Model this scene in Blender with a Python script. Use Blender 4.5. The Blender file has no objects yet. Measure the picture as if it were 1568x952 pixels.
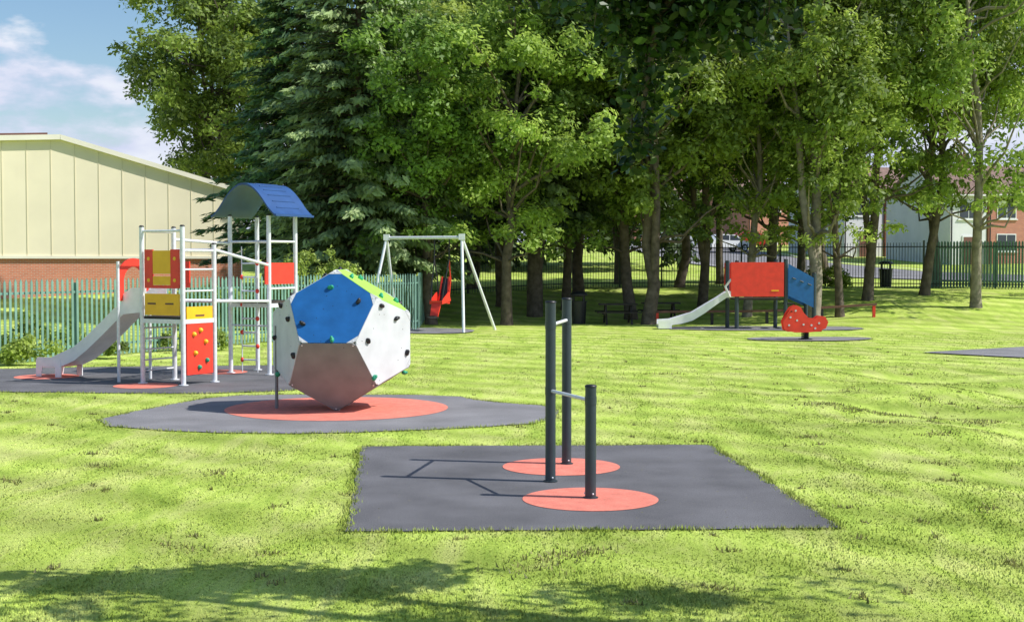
import bpy, math, random
import numpy as np
from mathutils import Vector, Matrix
rng = np.random.default_rng(11); random.seed(11)
scene = bpy.context.scene
COL = scene.collection

# ------------------------------------------------------------------ terrain
def sstep(a, b, v):
    t = np.clip((np.asarray(v, float) - a) / (b - a), 0, 1)
    return t * t * (3 - 2 * t)
def H(x, y):
    x = np.asarray(x, float); y = np.asarray(y, float)
    st = 51 - 6 * sstep(5, 15, x)
    r = 1.12 * sstep(0, 1, (y - st) / 14.0) + 3.2 * sstep(66, 150, y)
    l = 0.05 * (np.sin(x * 1.7 + .6 * y) + np.sin(1.3 * y - .8 * x + 1) + np.sin(2.9 * x + 2.3 * y) * .5)
    r = r + l * sstep(3.4, 6.5, x) * (1 - sstep(27, 31, y)) * sstep(0, 8, y)
    return r
def h1(x, y): return float(H(x, y))

# ------------------------------------------------------------------ materials
def nodes(m):
    m.use_nodes = True
    nt = m.node_tree
    return nt, nt.nodes, nt.links, nt.nodes["Principled BSDF"]
def mat(name, col, rough=.5, metal=0.0, var=.15, scale=6.0, bump=.0, bscale=40.0, speck=0):
    m = bpy.data.materials.new(name)
    nt, N, L, B = nodes(m)
    tc = N.new("ShaderNodeTexCoord")
    nz = N.new("ShaderNodeTexNoise"); nz.inputs["Scale"].default_value = scale; nz.inputs["Detail"].default_value = 6
    L.new(tc.outputs["Object"], nz.inputs["Vector"])
    rp = N.new("ShaderNodeValToRGB")
    lo = [c * (1 - var) for c in col]
    hi = [min(1, c * (1 + var)) for c in col]
    rp.color_ramp.elements[0].position = .3; rp.color_ramp.elements[1].position = .7
    rp.color_ramp.elements[0].color = (*lo, 1); rp.color_ramp.elements[1].color = (*hi, 1)
    L.new(nz.outputs["Fac"], rp.inputs["Fac"])
    out = rp.outputs["Color"]
    if speck:
        n3 = N.new("ShaderNodeTexNoise"); n3.inputs["Scale"].default_value = 90; n3.inputs["Detail"].default_value = 3
        L.new(tc.outputs["Object"], n3.inputs["Vector"])
        m3 = N.new("ShaderNodeMapRange"); m3.inputs[1].default_value = .3; m3.inputs[2].default_value = .7; m3.inputs[3].default_value = 1 - speck; m3.inputs[4].default_value = 1 + speck
        L.new(n3.outputs["Fac"], m3.inputs[0])
        h3 = N.new("ShaderNodeHueSaturation"); L.new(out, h3.inputs["Color"]); L.new(m3.outputs[0], h3.inputs["Value"]); out = h3.outputs[0]
    L.new(out, B.inputs["Base Color"])
    B.inputs["Roughness"].default_value = rough; B.inputs["Metallic"].default_value = metal
    if bump > 0:
        n2 = N.new("ShaderNodeTexNoise"); n2.inputs["Scale"].default_value = bscale; n2.inputs["Detail"].default_value = 4
        L.new(tc.outputs["Object"], n2.inputs["Vector"])
        b = N.new("ShaderNodeBump"); b.inputs["Strength"].default_value = bump; b.inputs["Distance"].default_value = .02
        L.new(n2.outputs["Fac"], b.inputs["Height"]); L.new(b.outputs["Normal"], B.inputs["Normal"])
    return m

def soft_normal(nt, k, up=(0, 0, 1)):
    N, L = nt.nodes, nt.links
    g = N.new("ShaderNodeNewGeometry")
    sc = N.new("ShaderNodeVectorMath"); sc.operation = 'SCALE'; sc.inputs["Scale"].default_value = k; L.new(g.outputs["Normal"], sc.inputs[0])
    ad = N.new("ShaderNodeVectorMath"); ad.operation = 'ADD'; ad.inputs[1].default_value = up; L.new(sc.outputs[0], ad.inputs[0])
    nm = N.new("ShaderNodeVectorMath"); nm.operation = 'NORMALIZE'; L.new(ad.outputs[0], nm.inputs[0])
    return nm.outputs[0]

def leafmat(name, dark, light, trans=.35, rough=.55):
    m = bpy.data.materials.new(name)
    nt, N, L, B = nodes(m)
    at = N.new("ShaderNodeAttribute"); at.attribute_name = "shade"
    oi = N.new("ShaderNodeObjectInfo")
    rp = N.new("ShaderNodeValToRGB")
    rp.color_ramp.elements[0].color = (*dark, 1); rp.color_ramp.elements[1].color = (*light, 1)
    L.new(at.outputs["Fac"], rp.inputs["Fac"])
    hs = N.new("ShaderNodeHueSaturation")
    mr = N.new("ShaderNodeMapRange"); mr.inputs[3].default_value = .485; mr.inputs[4].default_value = .513
    L.new(oi.outputs["Random"], mr.inputs[0]); L.new(mr.outputs[0], hs.inputs["Hue"])
    L.new(rp.outputs["Color"], hs.inputs["Color"])
    L.new(hs.outputs["Color"], B.inputs["Base Color"])
    B.inputs["Roughness"].default_value = rough
    tr = N.new("ShaderNodeBsdfTranslucent")
    hs2 = N.new("ShaderNodeHueSaturation"); hs2.inputs["Hue"].default_value = .49; hs2.inputs["Value"].default_value = 1.5
    L.new(hs.outputs["Color"], hs2.inputs["Color"]); L.new(hs2.outputs["Color"], tr.inputs["Color"])
    mx = N.new("ShaderNodeMixShader"); mx.inputs[0].default_value = trans
    L.new(B.outputs[0], mx.inputs[1]); L.new(tr.outputs[0], mx.inputs[2])
    L.new(mx.outputs[0], N["Material Output"].inputs["Surface"])
    return m

def grass_colour(nt, dark, mid, light):
    N, L = nt.nodes, nt.links
    geo = N.new("ShaderNodeNewGeometry")
    mp = N.new("ShaderNodeMapping"); mp.inputs["Rotation"].default_value = (0, 0, .9); mp.inputs["Scale"].default_value = (1, .3, 1)
    L.new(geo.outputs["Position"], mp.inputs["Vector"])
    a = N.new("ShaderNodeTexNoise"); a.inputs["Scale"].default_value = 1.5; a.inputs["Detail"].default_value = 9; a.inputs["Roughness"].default_value = .72
    a.inputs["Distortion"].default_value = .6
    L.new(mp.outputs[0], a.inputs["Vector"])
    rp = N.new("ShaderNodeValToRGB"); e = rp.color_ramp.elements
    e[0].position = .30; e[0].color = (*dark, 1); e[1].position = .70; e[1].color = (*light, 1)
    k = e.new(.47); k.color = (*mid, 1)
    L.new(a.outputs["Fac"], rp.inputs["Fac"])
    b = N.new("ShaderNodeTexNoise"); b.inputs["Scale"].default_value = .4; b.inputs["Detail"].default_value = 5
    L.new(geo.outputs["Position"], b.inputs["Vector"])
    r2 = N.new("ShaderNodeMapRange"); r2.inputs[1].default_value = .35; r2.inputs[2].default_value = .65; r2.inputs[3].default_value = .86; r2.inputs[4].default_value = 1.12
    L.new(b.outputs["Fac"], r2.inputs[0])
    mq = N.new("ShaderNodeMapping"); mq.inputs["Rotation"].default_value = (0, 0, -.95)
    L.new(geo.outputs["Position"], mq.inputs["Vector"])
    wv = N.new("ShaderNodeTexWave"); wv.inputs["Scale"].default_value = .26; wv.inputs["Distortion"].default_value = 3.5; wv.inputs["Detail"].default_value = 4; wv.inputs["Detail Scale"].default_value = .5
    L.new(mq.outputs[0], wv.inputs["Vector"])
    r3 = N.new("ShaderNodeMapRange"); r3.inputs[3].default_value = .82; r3.inputs[4].default_value = 1.1; L.new(wv.outputs["Fac"], r3.inputs[0])
    ml = N.new("ShaderNodeMath"); ml.operation = 'MULTIPLY'; L.new(r2.outputs[0], ml.inputs[0]); L.new(r3.outputs[0], ml.inputs[1])
    hs = N.new("ShaderNodeHueSaturation"); L.new(rp.outputs[0], hs.inputs["Color"]); L.new(ml.outputs[0], hs.inputs["Value"])
    return hs, geo

M = {}
m = bpy.data.materials.new("grass_ground"); nt, N, L, B = nodes(m)
hs, geo = grass_colour(nt, (.26, .39, .05), (.44, .57, .10), (.62, .66, .22))
L.new(hs.outputs[0], B.inputs["Base Color"]); B.inputs["Roughness"].default_value = 1.0
B.inputs["Specular IOR Level"].default_value = .15
n2 = N.new("ShaderNodeTexNoise"); n2.inputs["Scale"].default_value = 13; n2.inputs["Detail"].default_value = 8; n2.inputs["Roughness"].default_value = .75
L.new(geo.outputs["Position"], n2.inputs["Vector"])
bp = N.new("ShaderNodeBump"); bp.inputs["Strength"].default_value = .6; bp.inputs["Distance"].default_value = .05
L.new(n2.outputs["Fac"], bp.inputs["Height"]); L.new(bp.outputs[0], B.inputs["Normal"])
M['ground'] = m
m = bpy.data.materials.new("grass_blades"); nt, N, L, B = nodes(m)
hs, geo = grass_colour(nt, (.32, .46, .06), (.53, .67, .13), (.74, .76, .28))
at = N.new("ShaderNodeAttribute"); at.attribute_name = "shade"
mul = N.new("ShaderNodeHueSaturation"); L.new(hs.outputs[0], mul.inputs["Color"])
mr = N.new("ShaderNodeMapRange"); mr.inputs[3].default_value = .66; mr.inputs[4].default_value = 1.26
L.new(at.outputs["Fac"], mr.inputs[0]); L.new(mr.outputs[0], mul.inputs["Value"])
df = N.new("ShaderNodeBsdfDiffuse"); L.new(mul.outputs[0], df.inputs["Color"]); L.new(soft_normal(nt, .45), df.inputs["Normal"])
tr = N.new("ShaderNodeBsdfTranslucent"); L.new(mul.outputs[0], tr.inputs["Color"])
mx = N.new("ShaderNodeMixShader"); mx.inputs[0].default_value = .18
L.new(df.outputs[0], mx.inputs[1]); L.new(tr.outputs[0], mx.inputs[2]); L.new(mx.outputs[0], N["Material Output"].inputs[0])
M['blade'] = m
M['clip'] = leafmat("grass_clippings", (.09, .11, .025), (.36, .33, .12), .25)
M['asphalt'] = mat("safety_asphalt", (.140, .138, .146), .92, 0, .26, 1.2, .5, 160, .35)
M['asphalt2'] = mat("path_asphalt", (.23, .225, .232), .9, 0, .2, 1.1, .5, 120, .3)
M['redrub'] = mat("red_rubber_surfacing", (.82, .24, .17), .85, 0, .14, 6, .4, 200, .2)
M['slate'] = mat("powder_coated_slate", (.04, .058, .07), .38, .1, .1, 10)
M['galv'] = mat("galvanised_steel", (.78, .80, .83), .42, .15, .1, 12)
M['steel'] = mat("stainless_chute", (.9, .89, .9), .4, .1, .06, 5)
M['red'] = mat("red_panel", (.85, .05, .028), .4, 0, .1, 5)
M['yel'] = mat("yellow_panel", (.97, .52, .02), .4, 0, .08, 5)
M['blue'] = mat("blue_panel", (.014, .12, .36), .42, 0, .14, 5)
M['roofblue'] = mat("blue_roof_plastic", (.026, .08, .23), .42, 0, .12, 4)
M['lgreen'] = mat("green_panel", (.42, .75, .11), .45, 0, .08, 5)
M['white'] = mat("pale_grey_panel", (.62, .63, .65), .6, 0, .1, 3)
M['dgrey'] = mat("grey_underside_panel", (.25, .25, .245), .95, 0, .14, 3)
M['black'] = mat("black_plastic", (.015, .015, .018), .45, 0, .2, 8)
M['teal'] = mat("green_hold", (.02, .33, .18), .5, 0, .1, 8)
M['bark'] = mat("bark", (.13, .10, .075), .9, 0, .45, 5, .9, 22)
M['barkl'] = mat("pale_bark", (.26, .22, .17), .9, 0, .4, 5, .8, 22)
M['fgreen'] = mat("green_palisade_paint", (.19, .34, .28), .5, .1, .18, 3)
M['railblk'] = mat("dark_railing_paint", (.022, .035, .03), .5, .1, .2, 3)
M['cream'] = mat("cream_cladding", (.92, .83, .60), .55, 0, .05, .6)
M['creamdk'] = mat("cladding_joint", (.78, .70, .49), .6, 0, .05, 1)
M['trim'] = mat("pale_roof_trim", (.9, .85, .7), .5, 0, .05, 1)
M['glass'] = mat("window_glass", (.05, .06, .075), .1, 0, .2, 1)
M['wframe'] = mat("white_upvc", (.8, .8, .79), .5, 0, .04, 2)
M['tile'] = mat("brown_roof_tiles", (.22, .14, .11), .8, 0, .3, 3, .5, 6)
M['render'] = mat("white_render", (.72, .72, .74), .85, 0, .06, 1)
M['tyre'] = mat("tyre_rubber", (.02, .02, .02), .8, 0, .1, 4)
M['carw'] = mat("white_car_paint", (.78, .79, .8), .25, 0, .03, 1)
M['carr'] = mat("red_car_paint", (.5, .04, .03), .25, 0, .05, 1)
M['wood'] = mat("dark_stained_timber", (.05, .04, .032), .8, 0, .3, 4, .5, 30)
M['brown'] = mat("brown_door", (.16, .07, .05), .6, 0, .1, 2)

def brickmat(name, c1, c2, mortar):
    m = bpy.data.materials.new(name); nt, N, L, B = nodes(m)
    tc = N.new("ShaderNodeTexCoord"); sp = N.new("ShaderNodeSeparateXYZ"); cb = N.new("ShaderNodeCombineXYZ")
    ad = N.new("ShaderNodeMath"); ad.operation = 'ADD'
    L.new(tc.outputs["Object"], sp.inputs[0]); L.new(sp.outputs[0], ad.inputs[0]); L.new(sp.outputs[1], ad.inputs[1])
    L.new(ad.outputs[0], cb.inputs[0]); L.new(sp.outputs[2], cb.inputs[1])
    br = N.new("ShaderNodeTexBrick"); br.inputs["Scale"].default_value = 1.0
    br.inputs["Brick Width"].default_value = .225; br.inputs["Row Height"].default_value = .075; br.inputs["Mortar Size"].default_value = .008
    br.inputs["Color1"].default_value = (*c1, 1); br.inputs["Color2"].default_value = (*c2, 1); br.inputs["Mortar"].default_value = (*mortar, 1)
    L.new(cb.outputs[0], br.inputs["Vector"]); L.new(br.outputs["Color"], B.inputs["Base Color"]); B.inputs["Roughness"].default_value = .9
    return m
M['brick'] = brickmat("red_brick", (.72, .24, .13), (.60, .19, .10), (.58, .47, .38))
M['brick2'] = brickmat("house_brick", (.58, .20, .13), (.46, .15, .10), (.44, .36, .3))

LEAF = {
 'dark': leafmat("leaves_dark", (.018, .038, .008), (.18, .31, .045), .32),
 'mid': leafmat("leaves_mid", (.028, .060, .009), (.31, .46, .068), .4),
 'light': leafmat("leaves_light", (.07, .13, .015), (.54, .68, .14), .42),
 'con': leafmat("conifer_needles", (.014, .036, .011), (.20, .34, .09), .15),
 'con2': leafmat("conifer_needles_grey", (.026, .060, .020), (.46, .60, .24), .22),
 'near': leafmat("leaves_near", (.008, .022, .005), (.05, .125, .018), .3, .45),
 'far': leafmat("leaves_far", (.015, .034, .009), (.11, .18, .035), .2),
}

# ------------------------------------------------------------------ mesh builder
class MB:
    def __init__(s): s.v = []; s.f = []; s.m = []; s.s = []; s.mats = []
    def mi(s, k):
        mm = M[k] if isinstance(k, str) else k
        if mm not in s.mats: s.mats.append(mm)
        return s.mats.index(mm)
    def add(s, vs, fs, k, smooth=False):
        o = len(s.v); s.v += [tuple(map(float, p)) for p in vs]; i = s.mi(k)
        for f in fs: s.f.append([o + a for a in f]); s.m.append(i); s.s.append(smooth)
    def tube(s, pts, r, k, n=12, caps=True):
        P = [Vector(p) for p in pts]
        R = list(r) if hasattr(r, '__len__') else [r] * len(P)
        d0 = (P[1] - P[0]).normalized()
        u = d0.orthogonal().normalized(); rings = []
        for i, p in enumerate(P):
            d = ((P[min(i + 1, len(P) - 1)] - P[max(i - 1, 0)])).normalized()
            u = (u - d * u.dot(d)).normalized(); w = d.cross(u)
            rings.append([p + (u * math.cos(a) + w * math.sin(a)) * R[i] for a in [2 * math.pi * j / n for j in range(n)]])
        vs = [q for rg in rings for q in rg]; fs = []
        for i in range(len(P) - 1):
            for j in range(n):
                a = i * n + j; b = i * n + (j + 1) % n
                fs.append([a, b, b + n, a + n])
        s.add(vs, fs, k, True)
        if caps:
            s.add(rings[0], [list(range(n))[::-1]], k); s.add(rings[-1], [list(range(n))], k)
    def dome(s, c, r, k, hh=None, n=14):
        hh = hh or r; vs = []; fs = []; R = 4
        for i in range(R):
            a = (math.pi / 2) * i / R
            for j in range(n):
                b = 2 * math.pi * j / n
                vs.append((c[0] + r * math.cos(a) * math.cos(b), c[1] + r * math.cos(a) * math.sin(b), c[2] + hh * math.sin(a)))
        vs.append((c[0], c[1], c[2] + hh))
        for i in range(R - 1):
            for j in range(n): fs.append([i * n + j, i * n + (j + 1) % n, (i + 1) * n + (j + 1) % n, (i + 1) * n + j])
        for j in range(n): fs.append([(R - 1) * n + j, (R - 1) * n + (j + 1) % n, R * n])
        s.add(vs, fs, k, True)
    def blob(s, c, rad, k, axes=None, n=10):
        vs = []; fs = []; R = 6; A = axes or (Vector((1, 0, 0)), Vector((0, 1, 0)), Vector((0, 0, 1)))
        c = Vector(c)
        for i in range(R + 1):
            a = -math.pi / 2 + math.pi * i / R
            for j in range(n):
                b = 2 * math.pi * j / n
                vs.append(c + A[0] * rad[0] * math.cos(a) * math.cos(b) + A[1] * rad[1] * math.cos(a) * math.sin(b) + A[2] * rad[2] * math.sin(a))
        for i in range(R):
            for j in range(n): fs.append([i * n + j, i * n + (j + 1) % n, (i + 1) * n + (j + 1) % n, (i + 1) * n + j])
        s.add(vs, fs, k, True)
    def prism(s, poly, t, k):
        P = [Vector(p) for p in poly]; t = Vector(t); n = len(P)
        vs = P + [p + t for p in P]
        fs = [list(range(n))[::-1], [n + i for i in range(n)]]
        fs += [[i, (i + 1) % n, n + (i + 1) % n, n + i] for i in range(n)]
        s.add(vs, fs, k)
    def box(s, x0, x1, y0, y1, z0, z1, k):
        s.prism([(x0, y0, z0), (x1, y0, z0), (x1, y1, z0), (x0, y1, z0)], (0, 0, z1 - z0), k)
    def beam(s, a, b, w, hgt, k):
        a = Vector(a); b = Vector(b); d = (b - a).normalized()
        u = d.cross(Vector((0, 0, 1)));  u = u.normalized() if u.length > 1e-4 else Vector((1, 0, 0))
        v = u.cross(d)
        q = [a + u * (w / 2) * i + v * (hgt / 2) * j for i, j in ((-1, -1), (1, -1), (1, 1), (-1, 1))]
        s.prism(q, b - a, k)
    def vpanel(s, a, b, z0, z1, th, k):
        a = Vector((a[0], a[1], 0)); b = Vector((b[0], b[1], 0)); d = (b - a).normalized(); nn = Vector((d.y, -d.x, 0))
        a = a + nn * (-th / 2); b = b + nn * (-th / 2)
        s.prism([a + Vector((0, 0, z0)), b + Vector((0, 0, z0)), b + Vector((0, 0, z1)), a + Vector((0, 0, z1))], nn * th, k)
    def build(s, name, bevel=0, parent=None):
        me = bpy.data.meshes.new(name); me.from_pydata(s.v, [], s.f)
        for mm in s.mats: me.materials.append(mm)
        me.polygons.foreach_set("material_index", s.m); me.polygons.foreach_set("use_smooth", s.s)
        me.update()
        import bmesh
        bm = bmesh.new(); bm.from_mesh(me); bmesh.ops.recalc_face_normals(bm, faces=bm.faces); bm.to_mesh(me); bm.free()
        o = bpy.data.objects.new(name, me); COL.objects.link(o)
        if bevel:
            b = o.modifiers.new("bevel", 'BEVEL'); b.width = bevel; b.segments = 2; b.limit_method = 'ANGLE'; b.angle_limit = math.radians(50)
        if parent: o.parent = parent
        return o

def fastmesh(name, V, nper, shade=None, mats=()):
    V = np.ascontiguousarray(V, dtype=np.float32).reshape(-1, 3); nv = len(V); nf = nv // nper
    me = bpy.data.meshes.new(name)
    me.vertices.add(nv); me.vertices.foreach_set("co", V.ravel())
    me.loops.add(nv); me.loops.foreach_set("vertex_index", np.arange(nv, dtype=np.int32))
    me.polygons.add(nf); me.polygons.foreach_set("loop_start", np.arange(nf, dtype=np.int32) * nper)
    try: me.polygons.foreach_set("loop_total", np.full(nf, nper, dtype=np.int32))
    except Exception: pass
    if shade is not None:
        a = me.attributes.new("shade", 'FLOAT', 'POINT'); a.data.foreach_set("value", np.repeat(shade, nper).astype(np.float32))
    for q in mats: me.materials.append(q)
    me.update(calc_edges=True); me.validate()
    return me

def leaves(C, Nn, size, asp, align=None):
    n = len(C)
    Nn = Nn / (np.linalg.norm(Nn, axis=1, keepdims=True) + 1e-9)
    r = rng.normal(size=(n, 3)) if align is None else align + rng.normal(size=(n, 3)) * .25
    t = r - Nn * np.sum(r * Nn, axis=1, keepdims=True); t /= np.linalg.norm(t, axis=1, keepdims=True) + 1e-9
    b = np.cross(Nn, t); s = size[:, None]
    return np.stack([C - t * s, C + b * s * asp - t * s * .15, C + t * s, C - b * s * asp - t * s * .15], axis=1)

def clumps_to_leaves(cc, cr, per, lsize, asp=.5, flat=.6):
    Cs = []; Ns = []; Ss = []; Sz = []
    for i, (c, r) in enumerate(zip(cc, cr)):
        k = int(per * (r / np.mean(cr)) ** 2)
        d = rng.normal(size=(k, 3)); d /= np.linalg.norm(d, axis=1, keepdims=True)
        rad = r * (rng.random((k, 1)) ** .45) * (1 + .25 * np.sin(d[:, :1] * 5 + i))
        off = d * rad * np.array([1, 1, flat]); off[:, 2] -= .25 * (off[:, 0] ** 2 + off[:, 1] ** 2) / r
        Cs.append(c + off)
        nn = d * .7 + rng.normal(size=(k, 3)) * .5 + np.array([.25, -.15, .6]); Ns.append(nn)
        Ss.append(rng.random() * .5 + rng.random(k) * .5); Sz.append(lsize * (.6 + .8 * rng.random(k)))
    return np.concatenate(Cs), np.concatenate(Ns), np.concatenate(Sz), np.clip(np.concatenate(Ss), 0, 1)

# ------------------------------------------------------------------ trees
def broadleaf(name, seed, Ht=14., base=4.2, rad=3.6, ncl=130, per=200, ls=.107, trunk_r=.24, fork=False):
    global rng
    rng = np.random.default_rng(seed); rd = random.Random(seed)
    zc = (Ht + base) / 2; hz = (Ht - base) / 2
    ph = rng.random(4) * 6.28
    cc = []; cr = []
    while len(cc) < ncl:
        d = rng.normal(size=3); d /= np.linalg.norm(d)
        az = math.atan2(d[1], d[0])
        lump = 1 + .22 * math.sin(2 * az + ph[0] + 2 * d[2]) + .18 * math.sin(3 * az + ph[1] - 3 * d[2])
        q = .3 + .7 * rng.random() ** .5
        p = np.array([d[0] * rad * lump * q, d[1] * rad * lump * q, zc + d[2] * hz * q])
        if p[2] < base - .3: continue
        cc.append(p); cr.append(.5 + .6 * rng.random())
    for i in range(14):
        a = rng.random() * 6.28; q = rad * (.3 + .7 * rng.random())
        cc.append(np.array([q * math.cos(a), q * math.sin(a), base - .1 - .8 * rng.random()])); cr.append(.4 + .2 * rng.random())
    cc = np.array(cc); C, Nn, Sz, Sh = clumps_to_leaves(cc, np.array(cr), per, ls)
    me = fastmesh(name + "_crown", leaves(C, Nn, Sz, .5), 4, Sh, [LEAF['mid']])
    b = MB()
    pts = [(0, 0, -.3)]; x = y = 0
    n = 9; top = Ht * .86
    for i in range(1, n + 1):
        x += rd.uniform(-.18, .18); y += rd.uniform(-.18, .18); pts.append((x, y, top * i / n))
    rr = [trunk_r * 1.45] + [trunk_r * (1 - .85 * (i / n) ** 1.1) for i in range(1, n + 1)]
    pts.insert(1, (0, 0, .25)); rr.insert(1, trunk_r * 1.08)
    b.tube(pts, rr, 'bark', 10)
    order = rng.permutation(len(cc))[:34]
    for j, i in enumerate(order):
        e = Vector(cc[i]); z0 = max(base * .62, min(top * .85, e.z - rd.uniform(.8, 3.2)))
        t = z0 / top * n; k = int(t); p0 = Vector(pts[min(k + 1, n)]); p1 = Vector(pts[min(k + 2, n + 1)])
        s = p0.lerp(p1, t - k); s.z = z0
        mid = s.lerp(e, .5) + Vector((rd.uniform(-.2, .2), rd.uniform(-.2, .2), rd.uniform(-.5, .1)))
        r0 = trunk_r * rd.uniform(.22, .42)
        q1 = s.lerp(mid, .5) + Vector((0, 0, .1)); q2 = mid.lerp(e, .5) + Vector((rd.uniform(-.15, .15), rd.uniform(-.15, .15), .1))
        b.tube([s, q1, mid, q2, e], [r0, r0 * .8, r0 * .6, r0 * .4, r0 * .15], 'bark', 6, False)
    if fork:
        s = Vector(pts[2]); a = rd.uniform(0, 6.28)
        e = Vector((math.cos(a) * 1.5, math.sin(a) * 1.5, Ht * .7))
        b.tube([s, s.lerp(e, .3) + Vector((.2 * math.cos(a), .2 * math.sin(a), 0)), s.lerp(e, .6), e], [trunk_r * .7, trunk_r * .6, trunk_r * .45, trunk_r * .15], 'bark', 8)
    o = b.build("tmp"); tm = o.data; bpy.data.objects.remove(o)
    return tm, me

TV = [broadleaf("broadleaf_a", 1), broadleaf("broadleaf_b", 2, 15, 4.6, 3.3, fork=True),
      broadleaf("broadleaf_c", 3, 13.5, 3.9, 3.9, trunk_r=.22), broadleaf("broadleaf_d", 4, 14.5, 5.0, 3.4, 105, trunk_r=.2, fork=True),
      broadleaf("open_crown", 5, 14, 4.0, 3.6, 84, 125, .105, trunk_r=.2)]

def place_tree(name, v, x, y, sc, rot, leaf='mid', lean=(0, 0), bark='bark', zs=1.0):
    e = bpy.data.objects.new(name, None); COL.objects.link(e)
    e.location = (x, y, h1(x, y)); e.rotation_euler = (lean[0], lean[1], rot); e.scale = (sc, sc, sc * zs)
    t, c = v
    for nm, d, mm in (("trunk_and_limbs", t, M[bark]), ("crown", c, LEAF[leaf])):
        o = bpy.data.objects.new(nm, d); COL.objects.link(o); o.parent = e
        o.material_slots[0].link = 'OBJECT'; o.material_slots[0].material = mm
    return e

T = [ # x, y, variant, scale, leaf
 (17.6, 52, 4, .98, 'light', 'barkl'), (16.7, 55.5, 4, .98, 'mid', 'bark'), (14.0, 54, 3, 1.0, 'mid', 'bark'),
 (11.0, 50, 1, 1.0, 'mid', 'barkl'), (12.1, 50.6, 4, .8, 'light', 'bark'), (9.0, 52.5, 4, .85, 'light', 'barkl'),
 (13.9, 66, 2, 1.0, 'mid', 'bark'), (7.8, 56, 3, 1.0, 'mid', 'bark'), (7.7, 63, 0, .95, 'dark', 'bark'),
 (5.0, 50, 1, 1.02, 'mid', 'bark'), (4.6, 53, 2, 1.05, 'dark', 'bark'), (2.9, 60, 0, 1.05, 'dark', 'bark'),
 (-.2, 49.5, 2, .93, 'light', 'bark'), (-2.95, 50, 0, .86, 'mid', 'bark'), (10.7, 57, 0, .95, 'dark', 'bark'),
 (21.5, 54, 4, 1.0, 'light', 'bark'), (25, 60, 1, 1.05, 'mid', 'bark'), (19.5, 63, 4, 1.05, 'mid', 'bark'),
 (1.2, 66, 3, 1.1, 'mid', 'bark'), (5.5, 70, 1, 1.1, 'dark', 'bark'), (-1.8, 63, 1, 1.15, 'light', 'bark'),
 (-5, 66, 2, 1.15, 'dark', 'bark'), (16.5, 72, 0, 1.05, 'mid', 'bark'),
 (-17.2, 78, 4, 1.42, 'mid', 'bark'), (-17.0, 80, 3, 1.3, 'mid', 'bark'), (-13.6, 76, 2, 1.15, 'mid', 'bark'),
 (2.2, 56, 4, 1.0, 'dark', 'bark'),
 (10.6, 70, 3, 1.0, 'mid', 'bark'), (-.4, 57, 2, 1.12, 'light', 'bark'),
]
rr_ = random.Random(5)
for i, (x, y, v, sc, lf, bk) in enumerate(T):
    place_tree("broadleaf_tree", TV[v], x, y, sc, rr_.uniform(0, 6.28), lf, (rr_.uniform(-.03, .03), rr_.uniform(-.10, .10)), bk, 1.2 if x > 12.5 else (1.08 if x > 6 else 1.0))

def conifer(name, x, y, Ht, R, seed, z0=2.0, leaf='con', nbr=330):
    global rng
    rng = np.random.default_rng(seed)
    e = bpy.data.objects.new(name, None); COL.objects.link(e); e.location = (x, y, h1(x, y))
    Cs = []; Ns = []; Al = []; Sh = []; Sz = []; b = MB()
    b.tube([(0, 0, -.3), (0, 0, Ht * .3), (.05, 0, Ht * .6), (0, 0, Ht)], [.34, .28, .18, .03], 'bark', 10)
    for k in range(nbr):
        t = (k + rng.random()) / nbr; z = z0 + (Ht - z0) * t ** 1.15
        a = k * 2.399 + rng.normal() * .2
        ln = R * (1 - ((z - z0) / (Ht - z0)) ** 1.4) * (.62 + .5 * rng.random()) + .25
        dr = np.array([math.cos(a), math.sin(a), 0.]); side = np.array([-dr[1], dr[0], 0.])
        def pos(s):
            return dr * ln * s + np.array([0, 0, z + .2 * ln * s - .26 * ln * s * s + .05])
        b.tube([pos(0), pos(.4), pos(.75)], [.05, .035, .012], 'bark', 4, False)
        n = int(150 * (ln / R) ** 1.2 + 25)
        s = .22 + .8 * rng.random(n) ** .75
        w = (rng.random(n) * 2 - 1) * .30 * ln * (1.12 - s)
        P = np.stack([pos(q) for q in s]) + side * w[:, None] + rng.normal(size=(n, 3)) * np.array([.09, .09, .05])
        P[:, 2] -= np.abs(w) * .3 + .08 * rng.random(n)
        Cs.append(P); Ns.append(np.array([.2, -.2, .9]) + dr * .5 + rng.normal(size=(n, 3)) * .35)
        Al.append(dr * 1.0 + side * np.sign(w)[:, None] * .6 + np.array([0, 0, -.35]))
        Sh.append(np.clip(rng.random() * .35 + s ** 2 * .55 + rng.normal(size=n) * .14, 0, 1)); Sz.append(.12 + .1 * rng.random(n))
    C = np.concatenate(Cs); V = leaves(C, np.concatenate(Ns), np.concatenate(Sz), .36, np.concatenate(Al))
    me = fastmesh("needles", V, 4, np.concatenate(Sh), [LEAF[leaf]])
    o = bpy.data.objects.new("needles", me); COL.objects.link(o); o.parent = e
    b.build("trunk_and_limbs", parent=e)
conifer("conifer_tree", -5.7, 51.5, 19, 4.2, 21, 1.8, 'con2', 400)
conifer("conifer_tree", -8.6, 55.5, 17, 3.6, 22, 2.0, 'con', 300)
conifer("conifer_tree", .9, 54, 14.5, 3.0, 23, 3.4, 'con2', 250)

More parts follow.
